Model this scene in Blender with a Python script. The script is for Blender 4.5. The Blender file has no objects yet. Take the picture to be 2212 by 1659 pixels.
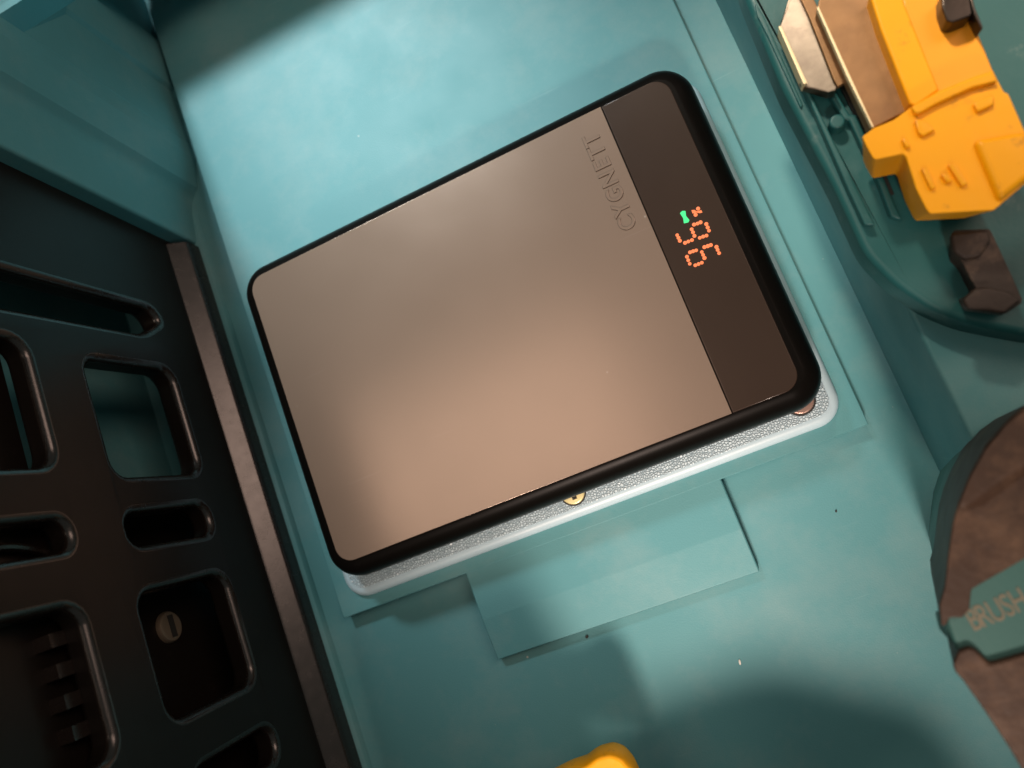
import bpy, bmesh, math, random
from mathutils import Vector, Matrix
random.seed(7)
C = bpy.context.scene.collection
SC = bpy.context.scene
MM = 0.001

# ------------------------------------------------------------------ camera
CAM = Vector((40.7153, -49.4552, 215.5316))                    # millimetres above the case floor
ROT = Matrix(((0.8998369, 0.3803307, 0.2136404),
              (-0.3490537, 0.9214986, -0.1702991),
              (-0.2616393, 0.0786695, 0.9619543)))
cd = bpy.data.cameras.new('camera'); cam = bpy.data.objects.new('camera', cd); C.objects.link(cam)
cam.matrix_world = Matrix.Translation(CAM * MM) @ ROT.to_4x4()
cd.sensor_width = 36; cd.lens = 3028.0 / 4032 * 36
cd.clip_start = 0.004; cd.clip_end = 20
cd.dof.use_dof = True; cd.dof.focus_distance = 0.192; cd.dof.aperture_fstop = 12
SC.camera = cam

# ------------------------------------------------------------------ world, lamps, exposure
w = bpy.data.worlds.new('World'); SC.world = w; w.use_nodes = True
bg = w.node_tree.nodes['Background']; bg.inputs[0].default_value = (0.85, 1.0, 0.92, 1); bg.inputs[1].default_value = 0.125

def look(o, frm, to):
    o.location = Vector(frm) * MM
    o.rotation_euler = (Vector(to) - Vector(frm)).to_track_quat('-Z', 'Y').to_euler()

def spot(name, frm, to, power, col, size, blend, radius):
    l = bpy.data.lights.new(name, 'SPOT'); l.energy = power; l.color = col
    l.spot_size = math.radians(size); l.spot_blend = blend; l.shadow_soft_size = radius
    o = bpy.data.objects.new(name, l); C.objects.link(o); look(o, frm, to); return o

def area(name, frm, to, power, col, sx, sy):
    l = bpy.data.lights.new(name, 'AREA'); l.energy = power; l.color = col
    l.shape = 'RECTANGLE'; l.size = sx; l.size_y = sy
    o = bpy.data.objects.new(name, l); C.objects.link(o); look(o, frm, to); return o

spot('torch_lamp', (-95, 425, 440), (-26, 76, 0), 24.0, (0.92, 0.99, 1.0), 24, 1.0, 0.06)
spot('warm_lamp', (-50, -420, 400), (30, -62, 0), 20.0, (1.0, 0.78, 0.66), 21, 0.9, 0.055)
spot('tool_fill', (70, 340, 430), (128, 40, 50), 14.0, (1.0, 0.82, 0.64), 18, 0.9, 0.03)  # added spot without a known source, brightens the upper right tool
area('ceiling_lamp', (650, 190, 720), (-90, -10, 30), 2.4, (1.0, 0.68, 0.54), 0.3, 0.55)
area('sheen_panel', (-290, 60, 900), (-290, 60, 0), 1.2, (1.0, 0.74, 0.58), 0.50, 0.25)  # added overhead panel, its reflection gives the face plate a glow
SC.view_settings.view_transform = 'Standard'; SC.view_settings.look = 'None'
SC.view_settings.exposure = 0; SC.view_settings.gamma = 1
SC.cycles.use_denoising = True

# ------------------------------------------------------------------ helpers
S_ = 4032 / 2212 / 3028.0
def _ray(u, v): return ROT @ Vector(((u - 1106) * S_, -(v - 829.5) * S_, -1))
def P(u, v, z):                       # point of the photograph at height z (mm)
    d = _ray(u, v); k = (z - CAM.z) / d.z; q = CAM + d * k; return (q.x, q.y)
def Q(u, v, x):                       # the same on an upright plane x = const
    d = _ray(u, v); k = (x - CAM.x) / d.x; q = CAM + d * k; return (q.y, q.z)
def PP(pts, z): return [P(u, v, z) for u, v in pts]

def obj(name, bm, mat, parent=None, smooth=True, angle=35):
    bmesh.ops.recalc_face_normals(bm, faces=bm.faces[:])
    me = bpy.data.meshes.new(name); 
    bmesh.ops.scale(bm, vec=(MM, MM, MM), verts=bm.verts[:])
    bm.to_mesh(me); bm.free()
    if smooth:
        for p in me.polygons: p.use_smooth = True
        me.set_sharp_from_angle(angle=math.radians(angle))
    me.materials.append(mat)
    o = bpy.data.objects.new(name, me); C.objects.link(o)
    if smooth:
        wn = o.modifiers.new('weighted', 'WEIGHTED_NORMAL'); wn.weight = 90; wn.keep_sharp = True
    if parent: o.parent = parent
    return o

def thing(name, label, cat, group=None):
    o = bpy.data.objects.new(name, None); C.objects.link(o)
    o.empty_display_size = 0.01; tag(o, label, cat, group); return o
def tag(o, label, cat, group=None):
    o['label'] = label; o['category'] = cat
    if group: o['group'] = group
    return o

def ccw(pts):
    a = sum(pts[i][0] * pts[(i + 1) % len(pts)][1] - pts[(i + 1) % len(pts)][0] * pts[i][1] for i in range(len(pts)))
    return list(pts) if a > 0 else list(pts)[::-1]

def rrect(x0, y0, x1, y1, r, n=8):
    out = []
    for cx, cy, a0 in ((x1 - r, y1 - r, 0), (x0 + r, y1 - r, 90), (x0 + r, y0 + r, 180), (x1 - r, y0 + r, 270)):
        for i in range(n + 1):
            a = math.radians(a0 + 90 * i / n); out.append((cx + r * math.cos(a), cy + r * math.sin(a)))
    return out

def rounded(pts, r, n=5):                                   # round the corners of any polygon
    pts = ccw(pts); out = []
    m = len(pts)
    for i in range(m):
        p = Vector(pts[i]); a = Vector(pts[i - 1]) - p; b = Vector(pts[(i + 1) % m]) - p
        rr = min(r[i] if isinstance(r, (list, tuple)) else r, a.length * .45, b.length * .45)
        s = p + a.normalized() * rr; e = p + b.normalized() * rr
        for k in range(n + 1):
            t = k / n; q = s * (1 - t) ** 2 + p * 2 * t * (1 - t) + e * t * t; out.append((q.x, q.y))
    return out

def inset(pts, d):
    pts = ccw(pts); out = []; m = len(pts)
    for i in range(m):
        p = Vector(pts[i]); a = (p - Vector(pts[i - 1])); b = (Vector(pts[(i + 1) % m]) - p)
        if a.length < 1e-6: a = b
        if b.length < 1e-6: b = a
        n1 = Vector((-a.y, a.x)).normalized(); n2 = Vector((-b.y, b.x)).normalized()
        n = n1 + n2
        k = n.length_squared / 2
        q = p + n * (d / max(k, .35)); out.append((q.x, q.y))
    return out

def loft(bm, rings, cap0=True, cap1=True):
    vs = [[bm.verts.new(p) for p in r] for r in rings]
    n = len(vs[0])
    for a, b in zip(vs, vs[1:]):
        for i in range(n):
            bm.faces.new((a[i], a[(i + 1) % n], b[(i + 1) % n], b[i]))
    if cap0: bm.faces.new(vs[0][::-1])
    if cap1: bm.faces.new(vs[-1])
    return vs

def prism(pts, z0, z1, bev=0.0, seg=3, bm=None, zf=None):
    """solid with rounded top edge; zf(x,y) may bend the top."""
    bm = bm or bmesh.new(); pts = ccw(pts)
    rings = [[(x, y, z0) for x, y in pts]]
    if bev:
        for k in range(seg + 1):
            a = math.pi / 2 * k / seg
            r = inset(pts, bev * (1 - math.cos(a)))
            rings.append([(x, y, z1 - bev + bev * math.sin(a)) for x, y in r])
    else: rings.append([(x, y, z1) for x, y in pts])
    if zf: rings[1:] = [[(x, y, z + zf(x, y)) for x, y, z in r] for r in rings[1:]]
    loft(bm, rings); return bm

def solid(pts, z0, z1, bev, seg=3, zf=None, taper=1.0, about=None):
    bm = prism(pts, z0, z1, zf=zf); cx = sum(p[0] for p in pts) / len(pts); cy = sum(p[1] for p in pts) / len(pts)
    if about: cx, cy = about
    for v in bm.verts:
        if v.co.z < z0 + .01: v.co.x = cx + (v.co.x - cx) * taper; v.co.y = cy + (v.co.y - cy) * taper
    bmesh.ops.dissolve_degenerate(bm, dist=.02, edges=bm.edges[:]); return bevel_all(bm, bev, seg, 12)

def box(bm, x0, x1, y0, y1, z0, z1):
    return prism([(x0, y0), (x1, y0), (x1, y1), (x0, y1)], z0, z1, bm=bm)

def bevel_all(bm, off, seg=2, ang=30):
    es = [e for e in bm.edges if len(e.link_faces) == 2 and e.calc_face_angle(0) > math.radians(ang)]
    bmesh.ops.bevel(bm, geom=es, offset=off, segments=seg, profile=.5, affect='EDGES', clamp_overlap=True); return bm

def cyl(cx, cy, r, z0, z1, n=24, bev=0.0, bm=None):
    return prism([(cx + r * math.cos(2 * math.pi * i / n), cy + r * math.sin(2 * math.pi * i / n)) for i in range(n)], z0, z1, bev, bm=bm)

# ------------------------------------------------------------------ materials
def mat(name, col, rough=.5, metal=0.0, var=.12, vscale=60, bump=0.0, bscale=400, rvar=.1, spec=.5, coat=0.0, specks=0, scratch=0, dust=None, dscale=90, dlo=.62, dhi=.8):
    m = bpy.data.materials.new(name); m.use_nodes = True; nt = m.node_tree; b = nt.nodes['Principled BSDF']
    N = nt.nodes.new; L = nt.links.new
    tc = N('ShaderNodeTexCoord')
    n = N('ShaderNodeTexNoise'); n.inputs['Scale'].default_value = vscale; n.inputs['Detail'].default_value = 6; L(tc.outputs['Object'], n.inputs['Vector'])
    mx = N('ShaderNodeMix'); mx.data_type = 'RGBA'
    mx.inputs[6].default_value = tuple(c * (1 - var) for c in col) + (1,); mx.inputs[7].default_value = tuple(min(1, c * (1 + var)) for c in col) + (1,)
    L(n.outputs['Fac'], mx.inputs[0]); out = mx.outputs[2]
    if dust:
        n3 = N('ShaderNodeTexNoise'); n3.inputs['Scale'].default_value = dscale; n3.inputs['Detail'].default_value = 9; n3.inputs['Roughness'].default_value = .7
        L(tc.outputs['Object'], n3.inputs['Vector'])
        mr = N('ShaderNodeMapRange'); mr.inputs[1].default_value = dlo; mr.inputs[2].default_value = dhi; mr.inputs[3].default_value = 0; mr.inputs[4].default_value = dust[3]
        L(n3.outputs['Fac'], mr.inputs[0])
        m2 = N('ShaderNodeMix'); m2.data_type = 'RGBA'; L(mr.outputs[0], m2.inputs[0]); L(out, m2.inputs[6]); m2.inputs[7].default_value = tuple(dust[:3]) + (1,)
        out = m2.outputs[2]
    if scratch:
        for ang, seed in ((.5, 3), (-.9, 11)):
            mp = N('ShaderNodeMapping'); mp.inputs['Rotation'].default_value = (0, 0, ang); mp.inputs['Location'].default_value = (seed, seed, 0); mp.inputs['Scale'].default_value = (26, 700, 60); L(tc.outputs['Object'], mp.inputs['Vector'])
            ns = N('ShaderNodeTexNoise'); ns.inputs['Scale'].default_value = 1; ns.inputs['Detail'].default_value = 2; L(mp.outputs[0], ns.inputs['Vector'])
            ms = N('ShaderNodeMapRange'); ms.inputs[1].default_value = .74; ms.inputs[2].default_value = .82; ms.inputs[3].default_value = 0; ms.inputs[4].default_value = scratch; L(ns.outputs['Fac'], ms.inputs[0])
            m4 = N('ShaderNodeMix'); m4.data_type = 'RGBA'; L(ms.outputs[0], m4.inputs[0]); L(out, m4.inputs[6]); m4.inputs[7].default_value = tuple(min(1, .25 + c * 1.2) for c in col) + (1,); out = m4.outputs[2]
    if specks:
        v = N('ShaderNodeTexVoronoi'); v.inputs['Scale'].default_value = 130; L(tc.outputs['Object'], v.inputs['Vector'])
        a1 = N('ShaderNodeMapRange'); a1.inputs[1].default_value = .02; a1.inputs[2].default_value = .05; a1.inputs[3].default_value = 1; a1.inputs[4].default_value = 0; L(v.outputs['Distance'], a1.inputs[0])
        sp = N('ShaderNodeSeparateColor'); L(v.outputs['Color'], sp.inputs[0])
        a2 = N('ShaderNodeMapRange'); a2.inputs[1].default_value = .80; a2.inputs[2].default_value = .96; a2.inputs[3].default_value = 0; a2.inputs[4].default_value = specks; L(sp.outputs[0], a2.inputs[0])
        mu = N('ShaderNodeMath'); mu.operation = 'MULTIPLY'; L(a1.outputs[0], mu.inputs[0]); L(a2.outputs[0], mu.inputs[1])
        m3 = N('ShaderNodeMix'); m3.data_type = 'RGBA'; L(mu.outputs[0], m3.inputs[0]); L(out, m3.inputs[6]); m3.inputs[7].default_value = (.7, .68, .62, 1); out = m3.outputs[2]
    L(out, b.inputs['Base Color'])
    b.inputs['Metallic'].default_value = metal; b.inputs['Specular IOR Level'].default_value = spec
    b.inputs['Coat Weight'].default_value = coat
    if rvar:
        n2 = N('ShaderNodeTexNoise'); n2.inputs['Scale'].default_value = vscale * 2.3; n2.inputs['Detail'].default_value = 5; L(tc.outputs['Object'], n2.inputs['Vector'])
        r = N('ShaderNodeMapRange'); r.inputs[3].default_value = max(.02, rough - rvar); r.inputs[4].default_value = min(1, rough + rvar)
        L(n2.outputs['Fac'], r.inputs[0]); L(r.outputs[0], b.inputs['Roughness'])
    else: b.inputs['Roughness'].default_value = rough
    if bump:
        nb = N('ShaderNodeTexNoise'); nb.inputs['Scale'].default_value = bscale; nb.inputs['Detail'].default_value = 4; L(tc.outputs['Object'], nb.inputs['Vector'])
        bp = N('ShaderNodeBump'); bp.inputs['Strength'].default_value = bump; bp.inputs['Distance'].default_value = .0004
        L(nb.outputs['Fac'], bp.inputs['Height']); L(bp.outputs[0], b.inputs['Normal'])
    return m

def emit(name, col, s):
    m = bpy.data.materials.new(name); m.use_nodes = True; b = m.node_tree.nodes['Principled BSDF']
    b.inputs['Base Color'].default_value = (.05, .05, .05, 1); b.inputs['Emission Color'].default_value = col + (1,); b.inputs['Emission Strength'].default_value = s
    return m

TEAL = mat('teal_plastic', (.085, .265, .29), .55, spec=.4, var=.07, vscale=30, bump=.14, bscale=2500, specks=.6, scratch=.14, dust=(.36, .40, .38, .30), dscale=28, dlo=.47, dhi=.82)
TEAL2 = mat('worn_teal_plastic', (.014, .105, .11), .44, var=.12, bump=.1, bscale=900, dust=(.26, .32, .30, .45), dscale=160, dlo=.58, dhi=.8)
TEAL3 = mat('label_teal_plastic', (.035, .12, .11), .55, var=.1, bump=.1, bscale=900)
BLACKP = mat('black_panel_plastic', (.010, .0075, .006), .36, spec=.22, rvar=.05, var=.2, bump=.05, bscale=2500, dust=(.06, .05, .04, .3), dscale=150)
BLACKE = mat('worn_black_edge', (.013, .009, .007), .26, spec=.75, rvar=.06, var=.3, vscale=160, bump=.03, bscale=1500, scratch=.06)
GLOSS = mat('black_rim_plastic', (.004, .0035, .003), .34, var=.1, rvar=.04, spec=.05)
GLASS = mat('display_glass', (.034, .022, .016), .22, var=.1, rvar=.02, spec=.35)
FACE = mat('satin_bronze', (.235, .175, .135), .21, metal=.3, spec=.45, var=.04, vscale=22, rvar=.04, bump=.04, bscale=4000, specks=.35, scratch=.06)
EDGE_SHADE = mat('letter_edge_shade', (.035, .024, .017), .6)  # dark colour painted as shade round the letters
RUBBER = mat('brown_rubber', (.040, .018, .008), .62, var=.5, vscale=90, bump=.5, bscale=420, specks=.7, dust=(.20, .115, .065, .6), dscale=60, dlo=.5, dhi=.75)
RUBBERD = mat('dark_brown_rubber', (.022, .013, .009), .6, var=.3, bump=.4, bscale=500, dust=(.22, .15, .10, .4), dscale=130, dlo=.54, dhi=.75)
YELLOW = mat('yellow_plastic', (.93, .41, .002), .42, spec=.35, var=.08, bump=.2, bscale=350, dust=(.34, .13, .02, .6), dscale=200, dlo=.60, dhi=.72)
ORANGE = mat('amber_plastic', (.88, .37, .02), .45, spec=.35, var=.08, bump=.08, bscale=500, dust=(.4, .17, .05, .5), dscale=230, dlo=.62, dhi=.8)
SILVER = mat('worn_steel', (.24, .205, .165), .40, metal=1, var=.35, vscale=300, rvar=.14, bump=.04, bscale=900, dust=(.16, .13, .11, .7), dscale=200, dlo=.5, dhi=.7)
BRONZE = mat('amber_metal_plate', (.30, .17, .075), .48, metal=.4, var=.3, vscale=260, rvar=.12, bump=.15, bscale=350, dust=(.22, .12, .06, .6), dscale=170, dlo=.55, dhi=.75)
GLINT = mat('painted_glint', (.95, .82, .52), .4, metal=.35, var=.1)  # pale colour standing in for a highlight along metal edges
DARKSTEEL = mat('dark_steel', (.05, .042, .036), .3, metal=.8, var=.2, bump=.1, bscale=500)
RIM = mat('pale_plastic', (.44, .60, .68), .4, var=.04, bump=.05, bscale=2000)
CREAM = mat('cream_print', (.17, .155, .11), .7, var=.2)
BRASS = mat('pale_yellow_screw', (.95, .86, .45), .3, metal=.4, var=.05)
COPPER = mat('pinkish_brown_screw', (.45, .30, .25), .4, metal=.6, var=.15, bump=.2, bscale=900)
BEIGE = mat('beige_screw_head', (.20, .165, .12), .45, metal=.3, var=.2)
WHITE = mat('white_crumb_plastic', (.85, .82, .75), .5)
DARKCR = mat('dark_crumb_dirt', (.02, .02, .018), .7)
LED_R = emit('orange_led', (1.0, .19, .035), 1.2)
LED_G = emit('green_led', (0.0, 1.0, .27), 1.0)

def speckle():
    m = bpy.data.materials.new('pale_leather_grain'); m.use_nodes = True; nt = m.node_tree; b = nt.nodes['Principled BSDF']
    N = nt.nodes.new; L = nt.links.new; tc = N('ShaderNodeTexCoord')
    v = N('ShaderNodeTexVoronoi'); v.inputs['Scale'].default_value = 1450; L(tc.outputs['Object'], v.inputs['Vector'])
    v2 = N('ShaderNodeTexVoronoi'); v2.feature = 'DISTANCE_TO_EDGE'; v2.inputs['Scale'].default_value = 1450; L(tc.outputs['Object'], v2.inputs['Vector'])
    r = N('ShaderNodeMapRange'); r.inputs[1].default_value = 0; r.inputs[2].default_value = .25; L(v2.outputs['Distance'], r.inputs[0])
    mx = N('ShaderNodeMix'); mx.data_type = 'RGBA'; mx.inputs[6].default_value = (.30, .43, .50, 1); mx.inputs[7].default_value = (.64, .80, .87, 1); L(r.outputs[0], mx.inputs[0])
    L(mx.outputs[2], b.inputs['Base Color']); b.inputs['Roughness'].default_value = .28
    bp = N('ShaderNodeBump'); bp.inputs['Strength'].default_value = .7; bp.inputs['Distance'].default_value = .00035
    L(r.outputs[0], bp.inputs['Height']); L(bp.outputs[0], b.inputs['Normal']); return m
GRAIN = speckle()

# ------------------------------------------------------------------ the teal case
case = thing('tool_case', 'large teal plastic tool case whose inside fills the background', 'tool case')
bm = bmesh.new(); box(bm, -126, 89, -190, 175, -4, 0); obj('floor', bm, TEAL, case)
# raised plate with the tab
obj('raised_plate', prism([(-79, -57.3), (76.4, -57.3), (76.4, 174), (-79, 174)], -1, 4.4, .35), TEAL, case)
bm = bmesh.new()
sec = lambda y, z: [(-38.4, y, -1), (37.4, y, -1), (37.4, y, z - .3), (37.1, y, z), (-38.1, y, z), (-38.4, y, z - .3)]
loft(bm, [sec(-82.7, 2.6), sec(-82.55, 2.95), sec(-82.3, 3.05), sec(-71.2, 4.25), sec(-70.8, 4.3), sec(-57.1, 4.3)])
obj('plate_tab', bm, TEAL, case)
# sunken kerb along the black panel
bm = bmesh.new()
loft(bm, [[(-87.2, y, -1), (-87.2, y, .35), (-88, y, 1.6), (-90.5, y, 2.2), (-90.5, y, -1)] for y in (-190, 88.5)]); obj('edge_strip', bm, TEAL, case)
# left wall: profile in plan, extruded upwards
prof = [(-80.3, 175), (-80.1, 143.9), (-81.2, 129.2), (-82.5, 128.3), (-81.9, 101.3), (-84.4, 91.6), (-87.2, 89.0), (-89.6, 72.5), (-124.5, 72.0), (-124.5, -190)]
hw = [(-82.0, 107.5)] + prof[4:] + [(-132, -190), (-132, 107.5)]
def draft(bm):
    for v in bm.verts: v.co.y += .10 * max(0, v.co.z)
    return bm
obj('left_wall', draft(prism(rounded(hw, [0, 2.5, 1.6, 1.2, 1.0, 4, 0, 0, 0], 4), -3, 112)), TEAL, case, angle=50)
lw = [(-82.0, 107.5), (-132, 107.5), (-132, 146), (-80.2, 146)] + prof[1:4]
obj('left_wall', draft(prism(rounded(lw, [0, 0, 0, 0, 1, .8, .8], 4), -3, 0, zf=lambda x, y: 63 - (y - 107.5) * .857 + (x + 82) * 1.5 if x < -90 else 63 - (y - 107.5) * .857)), TEAL, case, angle=50)
# right wall with its ledge
bm = prism(rounded([(88, -190), (200, -190), (200, 175), (87, 175)], .3, 2), -3, 37.5, 1.0); obj('right_ledge', bm, TEAL, case)
# back wall, overhanging shelf
bm = bmesh.new(); box(bm, -79, 200, 168, 175, -3, 29.8); box(bm, -200, -82, 146.5, 168, -3, 29.8); obj('back_wall', bm, TEAL, case)
bm = bmesh.new()
loft(bm, [[(x, 145, 30), (x, 147.5, 41), (x, 150, 41), (x, 152, 34), (x, 176, 34), (x, 176, 30)] for x in (-200, 60)]); bevel_all(bm, .5)
obj('overhang_shelf', bm, TEAL, case)

# ------------------------------------------------------------------ pad with screws
pad = thing('grained_pad', 'pale grained pad with rounded corners lying under the power bank', 'pad')
o0 = rrect(-74.4, -53.7, 72.6, 48.5, 7.0, 8)
bm = bmesh.new()
prof = [(4.2, 0), (5.3, .15), (6.3, .7), (6.9, 1.6), (7.0, 2.5)]
loft(bm, [[(x, y, z) for x, y in inset(o0, i)] for z, i in prof]); obj('smooth_rim', bm, RIM, pad)
bm = prism(inset(o0, 2.6), 6.2, 7.25, .25); obj('grained_top', bm, GRAIN, pad)
def screw(cx, cy, r, m, parent, cross=True):
    bm = cyl(cx, cy, r, 6.8, 7.75, 28, .35); s = obj('screw', bm, m, parent)
    bm = bmesh.new(); rr = cyl(cx, cy, r * 1.14, 6.8, 7.32, 28, bm=bm); g = obj('recess_ring', bm, DARKCR, s)
    if cross:
        bm = bmesh.new(); k = r * .62; t = r * .2; z = 7.79
        prism([(cx - t, cy - k), (cx + t, cy - k), (cx + t, cy - t), (cx + k, cy - t), (cx + k, cy + t), (cx + t, cy + t), (cx + t, cy + k), (cx - t, cy + k), (cx - t, cy + t), (cx - k, cy + t), (cx - k, cy - t), (cx - t, cy - t)], 7.5, z, bm=bm)
        obj('cross_slot', bm, DARKCR, s)
    return s
s = screw(-.4, -46.7, 3.3, BRASS, pad); s['label'] = 'pale yellow cross head screw'
s = screw(63.2, -45.5, 3.5, COPPER, pad, False); s['label'] = 'pinkish brown corner screw'

# ------------------------------------------------------------------ power bank
bank = thing('power_bank', 'black rimmed power bank with satin bronze face and glowing 96% display', 'power bank')
o0 = rrect(-70, -48, 70, 48, 9.2, 12)
prof = [(7.25, 4.2), (7.6, 2.8), (8.6, 1.5), (10.5, .5), (13, .05), (15.5, .1), (17.5, .45), (19.2, 1.15), (20.5, 2.2), (21.3, 3.4), (21.75, 4.5), (21.85, 5.2)]
bm = bmesh.new(); loft(bm, [[(x, y, z) for x, y in inset(o0, i)] for z, i in prof]); obj('body_shell', bm, GLOSS, bank, angle=60)
XL, XR, YB, YT, XD = -65.0, 63.9, -42.9, 43.4, 46.25
n = 8; r = 4.6
def arc(cx, cy, a0): return [(cx + r * math.cos(math.radians(a0 + 90 * i / n)), cy + r * math.sin(math.radians(a0 + 90 * i / n))) for i in range(n + 1)]
fpts = [(XD - .12, YB), (XD - .12, YT)] + arc(XL + r, YT - r, 90) + arc(XL + r, YB + r, 180)
face = obj('face_plate', prism(fpts, 21.5, 22.12, .12), FACE, bank)
dpts = [(XD + .12, YT), (XD + .12, YB)] + arc(XR - r, YB + r, 270) + arc(XR - r, YT - r, 0)
disp = obj('display_window', prism(dpts, 21.5, 22.05, .3), GLASS, bank)
ZD = 22.05
def zz(x, y): return P((2400 + x * .30136) * .54861, (600 + y * .30136) * .54861, ZD)
def dots(bm, a, b, k=3, r=.48):
    a = Vector(a); b = Vector(b)
    for i in range(k):
        c = a.lerp(b, i / (k - 1)); c += Vector((random.uniform(-.04, .04), random.uniform(-.04, .04)))
        rr = r * random.uniform(.9, 1.06)
        cyl(c.x, c.y, rr, ZD - .05, ZD + .06 + .004 * i, 14, .03, bm=bm)
nine = [(1012, 1362, 1050, 1455), (1205, 1300, 1242, 1380), (1397, 1235, 1433, 1315), (1050, 1305, 1133, 1278), (1120, 1475, 1205, 1443), (1240, 1238, 1325, 1210)]
six = [(885, 1080, 917, 1155), (1073, 1005, 1108, 1090), (1265, 938, 1302, 1022), (988, 1180, 1075, 1145), (1105, 945, 1190, 915), (1180, 1115, 1267, 1085)]
for segs in (nine, six):
    root = None
    for i, (a, b, c, d) in enumerate(segs):
        bm = bmesh.new(); dots(bm, zz(a, b), zz(c, d))
        if root is None: root = obj('digit', bm, LED_R, bank)
        else: obj('segment', bm, LED_R, root)
bm = bmesh.new()
for (x, y, rr) in ((1157, 735, .5), (1125, 815, .5)):
    c = zz(x, y); cyl(c[0], c[1], rr, ZD - .05, ZD + .06, 16, .03, bm=bm)
prism([zz(*p) for p in ((1070, 755), (1110, 752), (1140, 772), (1200, 755), (1214, 785), (1180, 795), (1135, 785), (1085, 800))], ZD - .05, ZD + .075, bm=bm)
obj('percent_sign', bm, LED_R, bank)
bm = prism(rounded([zz(*p) for p in ((920, 795), (950, 765), (993, 765), (1000, 830), (1045, 885), (1030, 915), (972, 928), (962, 860))], .12, 3), ZD - .05, ZD + .06)
obj('charge_symbol', bm, LED_G, bank)

# raised letters on the face plate
def glyph(ch, size, ext, bev, off=0):
    cu = bpy.data.curves.new('glyph', 'FONT'); cu.body = ch; cu.size = size; cu.extrude = ext; cu.bevel_depth = bev; cu.bevel_resolution = 1; cu.offset = off
    cu.align_x = 'CENTER'; cu.resolution_u = 4
    t = bpy.data.objects.new('glyph', cu); C.objects.link(t); bpy.context.view_layer.update()
    me = bpy.data.meshes.new_from_object(t.evaluated_get(bpy.context.evaluated_depsgraph_get()))
    bpy.data.objects.remove(t); bm = bmesh.new(); bm.from_mesh(me); bpy.data.meshes.remove(me); return bm
cen = [('C', 890, 1320), ('Y', 812, 1143), ('G', 735, 945), ('N', 650, 745), ('E', 570, 555), ('T', 487, 398), ('T', 425, 240)]
for ch, x, y in cen:
    c = P((2200 + x * .30136) * .54861, (480 + y * .30136) * .54861, 22.1)
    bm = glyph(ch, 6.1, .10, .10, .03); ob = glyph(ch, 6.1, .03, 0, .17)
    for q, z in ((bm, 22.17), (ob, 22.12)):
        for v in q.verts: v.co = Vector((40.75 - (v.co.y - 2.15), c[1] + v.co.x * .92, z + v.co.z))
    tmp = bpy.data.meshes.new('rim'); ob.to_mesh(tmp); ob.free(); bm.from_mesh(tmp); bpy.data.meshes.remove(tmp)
    lt = obj('letter', bm, FACE, face); lt.data.materials.append(EDGE_SHADE)
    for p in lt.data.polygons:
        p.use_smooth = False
        if p.normal.z < .8 or max(lt.data.vertices[k].co.z for k in p.vertices) < 22.2 * MM: p.material_index = 1  # edge shade painted on the sides and the outline layer

# ------------------------------------------------------------------ black slotted panel
panel = thing('slotted_panel', 'black plastic panel with rounded slots standing upright at the left', 'panel')
XP = -94.5; TH = 7.0; BV = 1.9
def flat_panel(outer, holes, ext, bev):
    cu = bpy.data.curves.new('sheet', 'CURVE'); cu.dimensions = '2D'; cu.fill_mode = 'BOTH'; cu.extrude = ext; cu.bevel_depth = bev; cu.bevel_resolution = 2; cu.offset = -bev
    for pts in [outer] + holes:
        s = cu.splines.new('POLY'); s.points.add(len(pts) - 1)
        for q, p in zip(s.points, pts): q.co = (p[0], p[1], 0, 1)
        s.use_cyclic_u = True
    t = bpy.data.objects.new('sheet', cu); C.objects.link(t); bpy.context.view_layer.update()
    me = bpy.data.meshes.new_from_object(t.evaluated_get(bpy.context.evaluated_depsgraph_get()))
    bpy.data.objects.remove(t); bm = bmesh.new(); bm.from_mesh(me); bpy.data.meshes.remove(me)
    bmesh.ops.remove_doubles(bm, verts=bm.verts[:], dist=.001); return bm
outer = [(-185, .5), (76.5, .5), (84.5, 75), (88, 122), (-185, 122)]
holes = [rounded([(48.8, 112), (46.6, 27.5), (42.5, 25.0), (37.6, 34), (37.3, 112)], 3, 4),
         rrect(-4.6, 27.0, 27.0, 58.6, 4.5, 5), rrect(-1.4, 75.5, 29.6, 108, 4.5, 5),
         rrect(-20.8, 76.5, -13.6, 109, 3.3, 6), rrect(-22.4, 29.3, -14.0, 59.5, 3.8, 6),
         rrect(-63.6, 30.0, -33.6, 62.2, 4.5, 5), rrect(-64.4, 79.0, -32.8, 111, 4.5, 5),
         rrect(-84, 29.5, -75.5, 60, 3.8, 6), rrect(-78, 79, -70.5, 110, 3.3, 6)]
bm = flat_panel(outer, holes, TH / 2 - BV, BV)
for v in bm.verts: v.co = Vector((XP - TH / 2 + v.co.z, v.co.x, v.co.y))
sh = obj('slotted_sheet', bm, BLACKP, panel, angle=40); sh.data.materials.append(BLACKE)
for p in sh.data.polygons:
    if .2 < p.normal.x < .97: p.material_index = 1
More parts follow.
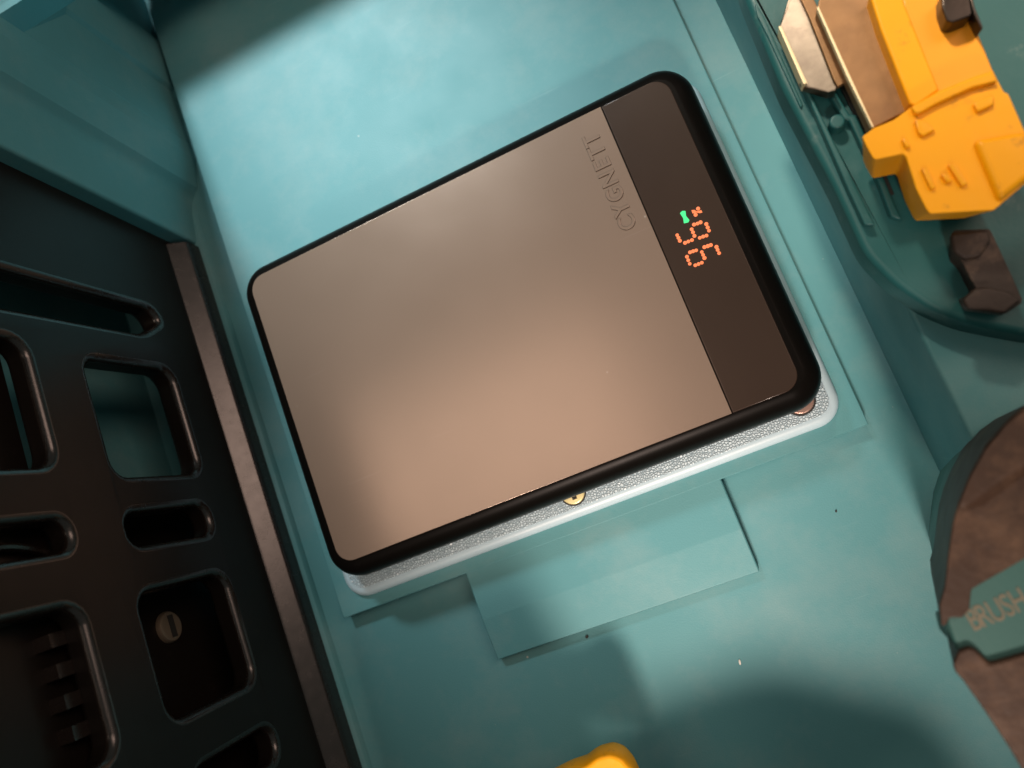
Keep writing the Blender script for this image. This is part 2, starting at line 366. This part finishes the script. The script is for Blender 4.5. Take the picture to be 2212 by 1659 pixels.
# stepped foot: ledge along the bottom of the sheet
bm = bmesh.new()
prof = [(-94.6, -1), (-89.4, -1), (-89.3, 5.2), (-89.5, 6.8), (-90.2, 7.9), (-94.0, 10.6), (-94.6, 11.4)]
loft(bm, [[(x, y + (.1 * z), z) for x, z in prof] for y in (-185, 71.3)]); bevel_all(bm, .35, 2, 25); obj('foot_ledge', bm, BLACKE, panel)
bm = bmesh.new(); box(bm, -123.5, -113, -185, -9, 1, 73); bevel_all(bm, .5); obj('backing_block', bm, BLACKP, panel)
bm = bmesh.new(); box(bm, -123.5, -104, -185, -10.5, 73.5, 117); bevel_all(bm, .5); bk = obj('backing_block', bm, BLACKP, panel)
bm = bmesh.new(); box(bm, -123.5, -104, -10, 31, 73.5, 117); bevel_all(bm, .5); obj('backing_block', bm, BLACKP, panel)
for k in range(4):
    bm = bmesh.new(); y = -38 - k * 6.4; box(bm, -105, -99.8, y - 1.5, y + 1.5, 75.5, 83); bevel_all(bm, .6, 2); obj('knob', bm, BLACKE, bk)
bm = bmesh.new(); rg = []
for k in range(13):
    t = k / 12; z = 76 + 20 * t; y = -19.6 + 3.2 * math.sin(t * 2.6); rg.append([(-101.5 + .9 * math.cos(a), y + .9 * math.sin(a), z) for a in [math.pi * q / 4 for q in range(8)]])
loft(bm, rg); obj('curved_rib', bm, BLACKE, panel)
# screw seen through the slot
N_ = 28
bm = bmesh.new(); rings = []
for x, r_ in ((-114, 4.3), (-112.4, 4.3), (-111.7, 3.9), (-111.4, 3.0)):
    rings.append([(x, -42.2 + r_ * math.cos(2 * math.pi * i / N_), 34.2 + r_ * math.sin(2 * math.pi * i / N_)) for i in range(N_)])
loft(bm, rings); sc = obj('screw', bm, BEIGE, panel); sc['label'] = 'beige slotted screw head inside the slot'
bm = bmesh.new(); box(bm, -111.6, -111.25, -45.2, -39.2, 33.2, 35.2); obj('screw_slot', bm, DARKCR, sc)

# ------------------------------------------------------------------ upper right power tool with yellow latch
tool = thing('power_tool', 'worn teal power tool with yellow latch and metal plates at upper right', 'power tool')
def a3(x, y): return (1645.8 + x * .25597, y * .25597)      # coordinates read off an enlarged view
def A3(pts, z): return [P(*a3(x, y), z) for x, y in pts]
out = PP([(1590, -60), (1612, 0), (1690, 190), (1800, 400), (1868, 548), (1930, 612), (2010, 668), (2090, 700), (2212, 724), (2330, 740), (2330, -60)], 46)
obj('tool_base', prism(rounded(out, 2.5, 3), 37.4, 46, 1.6, 4), TEAL2, tool)
def strip(name, a, z0, z1, m, bev=.5, rr=.5, taper=.97):
    return obj(name, solid(A3(a, z1), z0, z1, bev, taper=taper), m, tool)
strip('rail', [(300, 640), (385, 730), (840, 1659), (960, 1900), (870, 1900), (730, 1600), (415, 880)], 45, 48.6, TEAL2)
strip('rail', [(555, 770), (625, 770), (745, 965), (800, 960), (1100, 1659), (1190, 1860), (1090, 1830), (990, 1560), (735, 1010), (690, 1010)], 45, 48.2, TEAL2)
strip('rail', [(-60, 20), (10, 120), (90, 300), (345, 880), (330, 915), (60, 330), (-40, 130)], 45, 46.6, TEAL2, .25)
c = P(*a3(638, 1020), 49.5); obj('pin', cyl(c[0], c[1], 1.55, 45, 49.5, 24, .5), TEAL2, tool)
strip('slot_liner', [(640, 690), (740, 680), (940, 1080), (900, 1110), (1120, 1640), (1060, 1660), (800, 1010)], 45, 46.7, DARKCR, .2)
# bent steel clip
pts = [(140, 220), (165, 160), (215, 20), (240, -60), (300, -60), (400, 150), (610, 690), (640, 735), (625, 765), (560, 775), (470, 745), (380, 722), (345, 705)]
bm = solid(A3(pts, 52), 48.5, 52, .8, zf=lambda x, y: -.35 * max(0, 88.2 - x), seg=2); obj('steel_clip', bm, SILVER, tool)
strip('clip_tail', [(300, -60), (420, -60), (640, 420), (760, 660), (640, 735), (600, 660), (400, 150)], 48.2, 50.2, BRONZE, .3)
bm = solid(A3([(470, 55), (490, -40), (960, -60), (1000, 140), (1270, 880), (1250, 925), (945, 1078), (925, 1060), (720, 620)], 55), 50, 55, .4); obj('amber_plate', bm, BRONZE, tool)
strip('edge_glint', [(462, 62), (478, 50), (735, 615), (950, 1075), (930, 1075), (715, 640)], 54, 55.6, GLINT, .15, .1)  # painted highlight along the amber plate
strip('edge_glint', [(138, 222), (162, 214), (385, 700), (352, 712)], 48.4, 52.3, GLINT, .15)  # painted highlight along the steel clip
strip('latch_bed', [(1180, -60), (1700, -60), (1770, 130), (1950, 575), (2060, 790), (1500, 800), (1200, 300)], 50, 57, ORANGE, .6)
strip('latch_rib', [(905, -60), (1180, -60), (1220, 60), (1500, 760), (1300, 900), (1250, 880), (1000, 240)], 50, 59, YELLOW, 1.1, .8)
lb = strip('latch', [(845, 1150), (945, 1078), (1110, 1010), (1255, 905), (1480, 770), (1800, 640), (1950, 590), (2045, 770), (2085, 790), (2220, 1100), (2330, 1480), (2213, 1560), (1960, 1775), (1420, 1805), (1385, 1760), (1300, 1590), (1215, 1320), (1190, 1300), (960, 1348), (935, 1330), (880, 1230)], 50, 62, YELLOW, 1.0, .7, .84)
bm = solid(A3([(1770, 1200), (2213, 1120), (2330, 1480), (2213, 1540), (1990, 1720)], 62), 60, 63.4, 1.3)
obj('latch_facet', bm, YELLOW, lb)
bm = solid(A3([(1260, 900), (1480, 780), (1800, 650), (1945, 605), (1990, 690), (1780, 740), (1470, 880), (1330, 960), (1290, 960)], 63), 60, 63.2, .7); obj('latch_ridge', bm, YELLOW, lb)
for q in ([(1290, 1010), (1350, 1000), (1470, 1090), (1360, 1150), (1320, 1120)], [(1345, 1420), (1410, 1420), (1470, 1580), (1430, 1600)], [(1570, 1390), (1630, 1370), (1745, 1545), (1690, 1575)], [(1510, 1470), (1570, 1460), (1610, 1530), (1560, 1540)], [(1180, 1170), (1220, 1160), (1260, 1230), (1220, 1250)], [(1785, 870), (1960, 790), (1960, 880), (1820, 945)]):
    obj('raised_mark', solid(A3(q, 62.9), 61, 62.95, .35, 2), YELLOW, lb)
bm = solid(A3([(1515, -60), (1520, 60), (1560, 175), (1610, 190), (1765, 132), (1775, 100), (1745, -60)], 61), 54, 61, .7); obj('spring_clip', bm, DARKSTEEL, tool)
strip('spring_wire', [(1745, -60), (1775, -60), (1800, 60), (1870, 230), (1855, 250), (1790, 120)], 55, 60.4, DARKSTEEL, .3, .2)
def a5(x, y): return (1920 + x * .19838, 438.9 + y * .19838)
def A5(pts, z): return [P(*a5(x, y), z) for x, y in pts]
hk = [(680, 330), (720, 290), (1080, 275), (1110, 290), (1200, 480), (1330, 760), (1460, 1050), (1445, 1095), (1280, 1205), (1150, 1190), (860, 1150), (805, 1055), (850, 1020), (950, 1000), (945, 920), (880, 800), (800, 640), (690, 520), (672, 430)]
hook = obj('rubber_hook', solid(A5(hk, 51), 45, 51, .6, taper=.8), RUBBERD, tool)
bm = solid(A5([(805, 1050), (950, 915), (1100, 905), (1310, 960), (1460, 1055), (1270, 1205), (860, 1150)], 53), 50, 53, .7); obj('hook_end', bm, RUBBERD, hook)
bm = solid(A5([(680, 320), (1080, 280), (1130, 400), (1010, 580), (820, 610), (700, 520)], 52.4), 50, 52.4, .8); obj('hook_root', bm, RUBBERD, hook)

# ------------------------------------------------------------------ lower right cordless tool with lettering
ct = thing('cordless_tool', 'cordless tool with brown rubber grip and BRUSH lettering on teal at lower right', 'power tool')
def a7(x, y): return (1865.3 + x * .50396, 822.9 + y * .50397)
def A7(pts, z): return [P(*a7(x, y), z) for x, y in pts]
def dome2(pts, z0, z1, bev):
    return solid(pts, z0, z1, bev, 5, taper=.86, about=(118, -86))
def dome(pts, zs):                       # zs: (z, inset) from the floor up
    bm = bmesh.new(); loft(bm, [[(x, y, z) for x, y in inset(pts, i)] for z, i in zs]); return bm
full = A7([(900, 20), (688, 125), (612, 182), (518, 286), (432, 460), (385, 606), (366, 740), (352, 870), (340, 985), (352, 1040), (392, 1150), (425, 1245), (522, 1385), (620, 1530), (690, 1640), (780, 1800), (1300, 1800), (1300, 20)], 69)
obj('housing', solid(full, 1, 69.3, 1.0, 3, taper=.72, about=(118, -86)), TEAL3, ct, angle=60)
up = A7([(900, 0), (760, 60), (688, 95), (600, 160), (500, 270), (430, 400), (385, 510), (358, 610), (340, 740), (325, 870), (303, 945), (312, 1035), (332, 1030), (348, 998), (400, 1000), (430, 965), (438, 880), (560, 810), (660, 752), (760, 710), (1300, 480), (1300, 0)], 67.5)
obj('rubber_grip', dome2(up, 35, 70.6, 1.5), RUBBER, ct, angle=60)
rid = A7([(1000, -40), (760, 60), (690, 106), (602, 176), (508, 288), (440, 408), (402, 500), (396, 560), (560, 440), (690, 352), (900, 260), (1300, 100), (1300, -40)], 72)
obj('grip_ridge', dome2(rid, 69, 72.6, 1.4), RUBBER, ct, angle=60)
lo = A7([(360, 1190), (382, 1140), (430, 1122), (462, 1140), (512, 1192), (560, 1180), (690, 1142), (900, 1080), (1300, 960), (1300, 1800), (760, 1800), (668, 1668), (600, 1550), (500, 1400), (402, 1262), (368, 1225)], 67.5)
obj('rubber_grip', dome2(lo, 35, 70.6, 1.5), RUBBER, ct, angle=60)
fin = A7([(348, 1010), (372, 1010), (402, 1075), (392, 1125), (372, 1118), (356, 1060)], 67); obj('teal_tongue', solid(fin, 60, 67, .6, taper=.8), TEAL3, ct)
# lettering on the teal label
pos = [(470, 1020), (512, 1003), (566, 982), (614, 960), (664, 938)]
import itertools
p0 = Vector(A7([pos[0]], 69.4)[0]); p1 = Vector(A7([pos[-1]], 69.4)[0]); dv = (p1 - p0).normalized(); nv = Vector((-dv.y, dv.x))
for ch, p in zip('BRUSH', pos):
    c = Vector(A7([p], 69.4)[0]); bm = glyph(ch, 5.2, .05, .06)
    for v in bm.verts:
        q = c + dv * (v.co.x * .66) + nv * ((v.co.y - 1.8) * 1.0); v.co = Vector((q.x, q.y, 69.3 + v.co.z))
    obj('letter', bm, CREAM, ct)

# ------------------------------------------------------------------ yellow knob at the lower edge
kt = thing('lever_tool', 'tool whose yellow lever tip pokes in at the bottom edge, unseen body added for shade', 'power tool')
kb = PP([(1175, 1680), (1225, 1655), (1262, 1643), (1286, 1624), (1318, 1616), (1346, 1626), (1368, 1652), (1385, 1690), (1420, 1800), (1200, 1800)], 27)
bm = dome(rounded(kb, 1.2, 4), [(20, 1.6), (21, .6), (23.5, 0), (26, .25), (27.6, .9), (28.4, 1.9)])
obj('lever', bm, YELLOW, kt, angle=60)
bm = dome(rounded([(-84, -116), (-28, -116), (-24, -150), (-24, -230), (-90, -230)], 6, 5), [(.2, 3), (4, 0.5), (60, 0), (70, 1), (74, 4)]); obj('housing', bm, TEAL2, kt, angle=60)  # unseen body, shaped and placed to shade the lower left floor
bm = dome(rounded([(-23, -150), (20, -150), (50, -170), (62, -230), (-23, -230)], 8, 5), [(.2, 3), (4, 0.5), (48, 0), (58, 1), (62, 4)]); obj('rubber_grip', bm, RUBBER, kt, angle=60)  # second unseen body, sized for its shadow on the lower floor

# ------------------------------------------------------------------ crumbs
def crumb(u, v, z, l, wd, ang, m, label):
    x, y = P(u, v, z); a = math.radians(ang)
    pts = [(x + l * math.cos(t) * math.cos(a) - wd * math.sin(t) * math.sin(a), y + l * math.cos(t) * math.sin(a) + wd * math.sin(t) * math.cos(a)) for t in [2 * math.pi * i / 8 for i in range(8)]]
    o = obj('crumb', prism(pts, z - .05, z + .35, .15, 2), m); tag(o, label, 'crumb', 'crumbs lying in the case')
crumb(1515, 1168, 3.15, .55, .3, 100, WHITE, 'white plastic fleck on the grey teal tab below the power bank')
crumb(1598, 1430, 0, .75, .3, 80, WHITE, 'pale sliver lying on the dark case floor below the tab')
crumb(1268, 1375, 0, .5, .42, 40, DARKCR, 'round dark crumb beside the lower edge of the tab')
crumb(1806, 1104, 0, .4, .22, 60, DARKCR, 'tiny dark crumb on the floor near the brown grip')
crumb(1110, 230, 3.2, .55, .2, 75, DARKCR, 'dark curled crumb on the plate above the power bank')
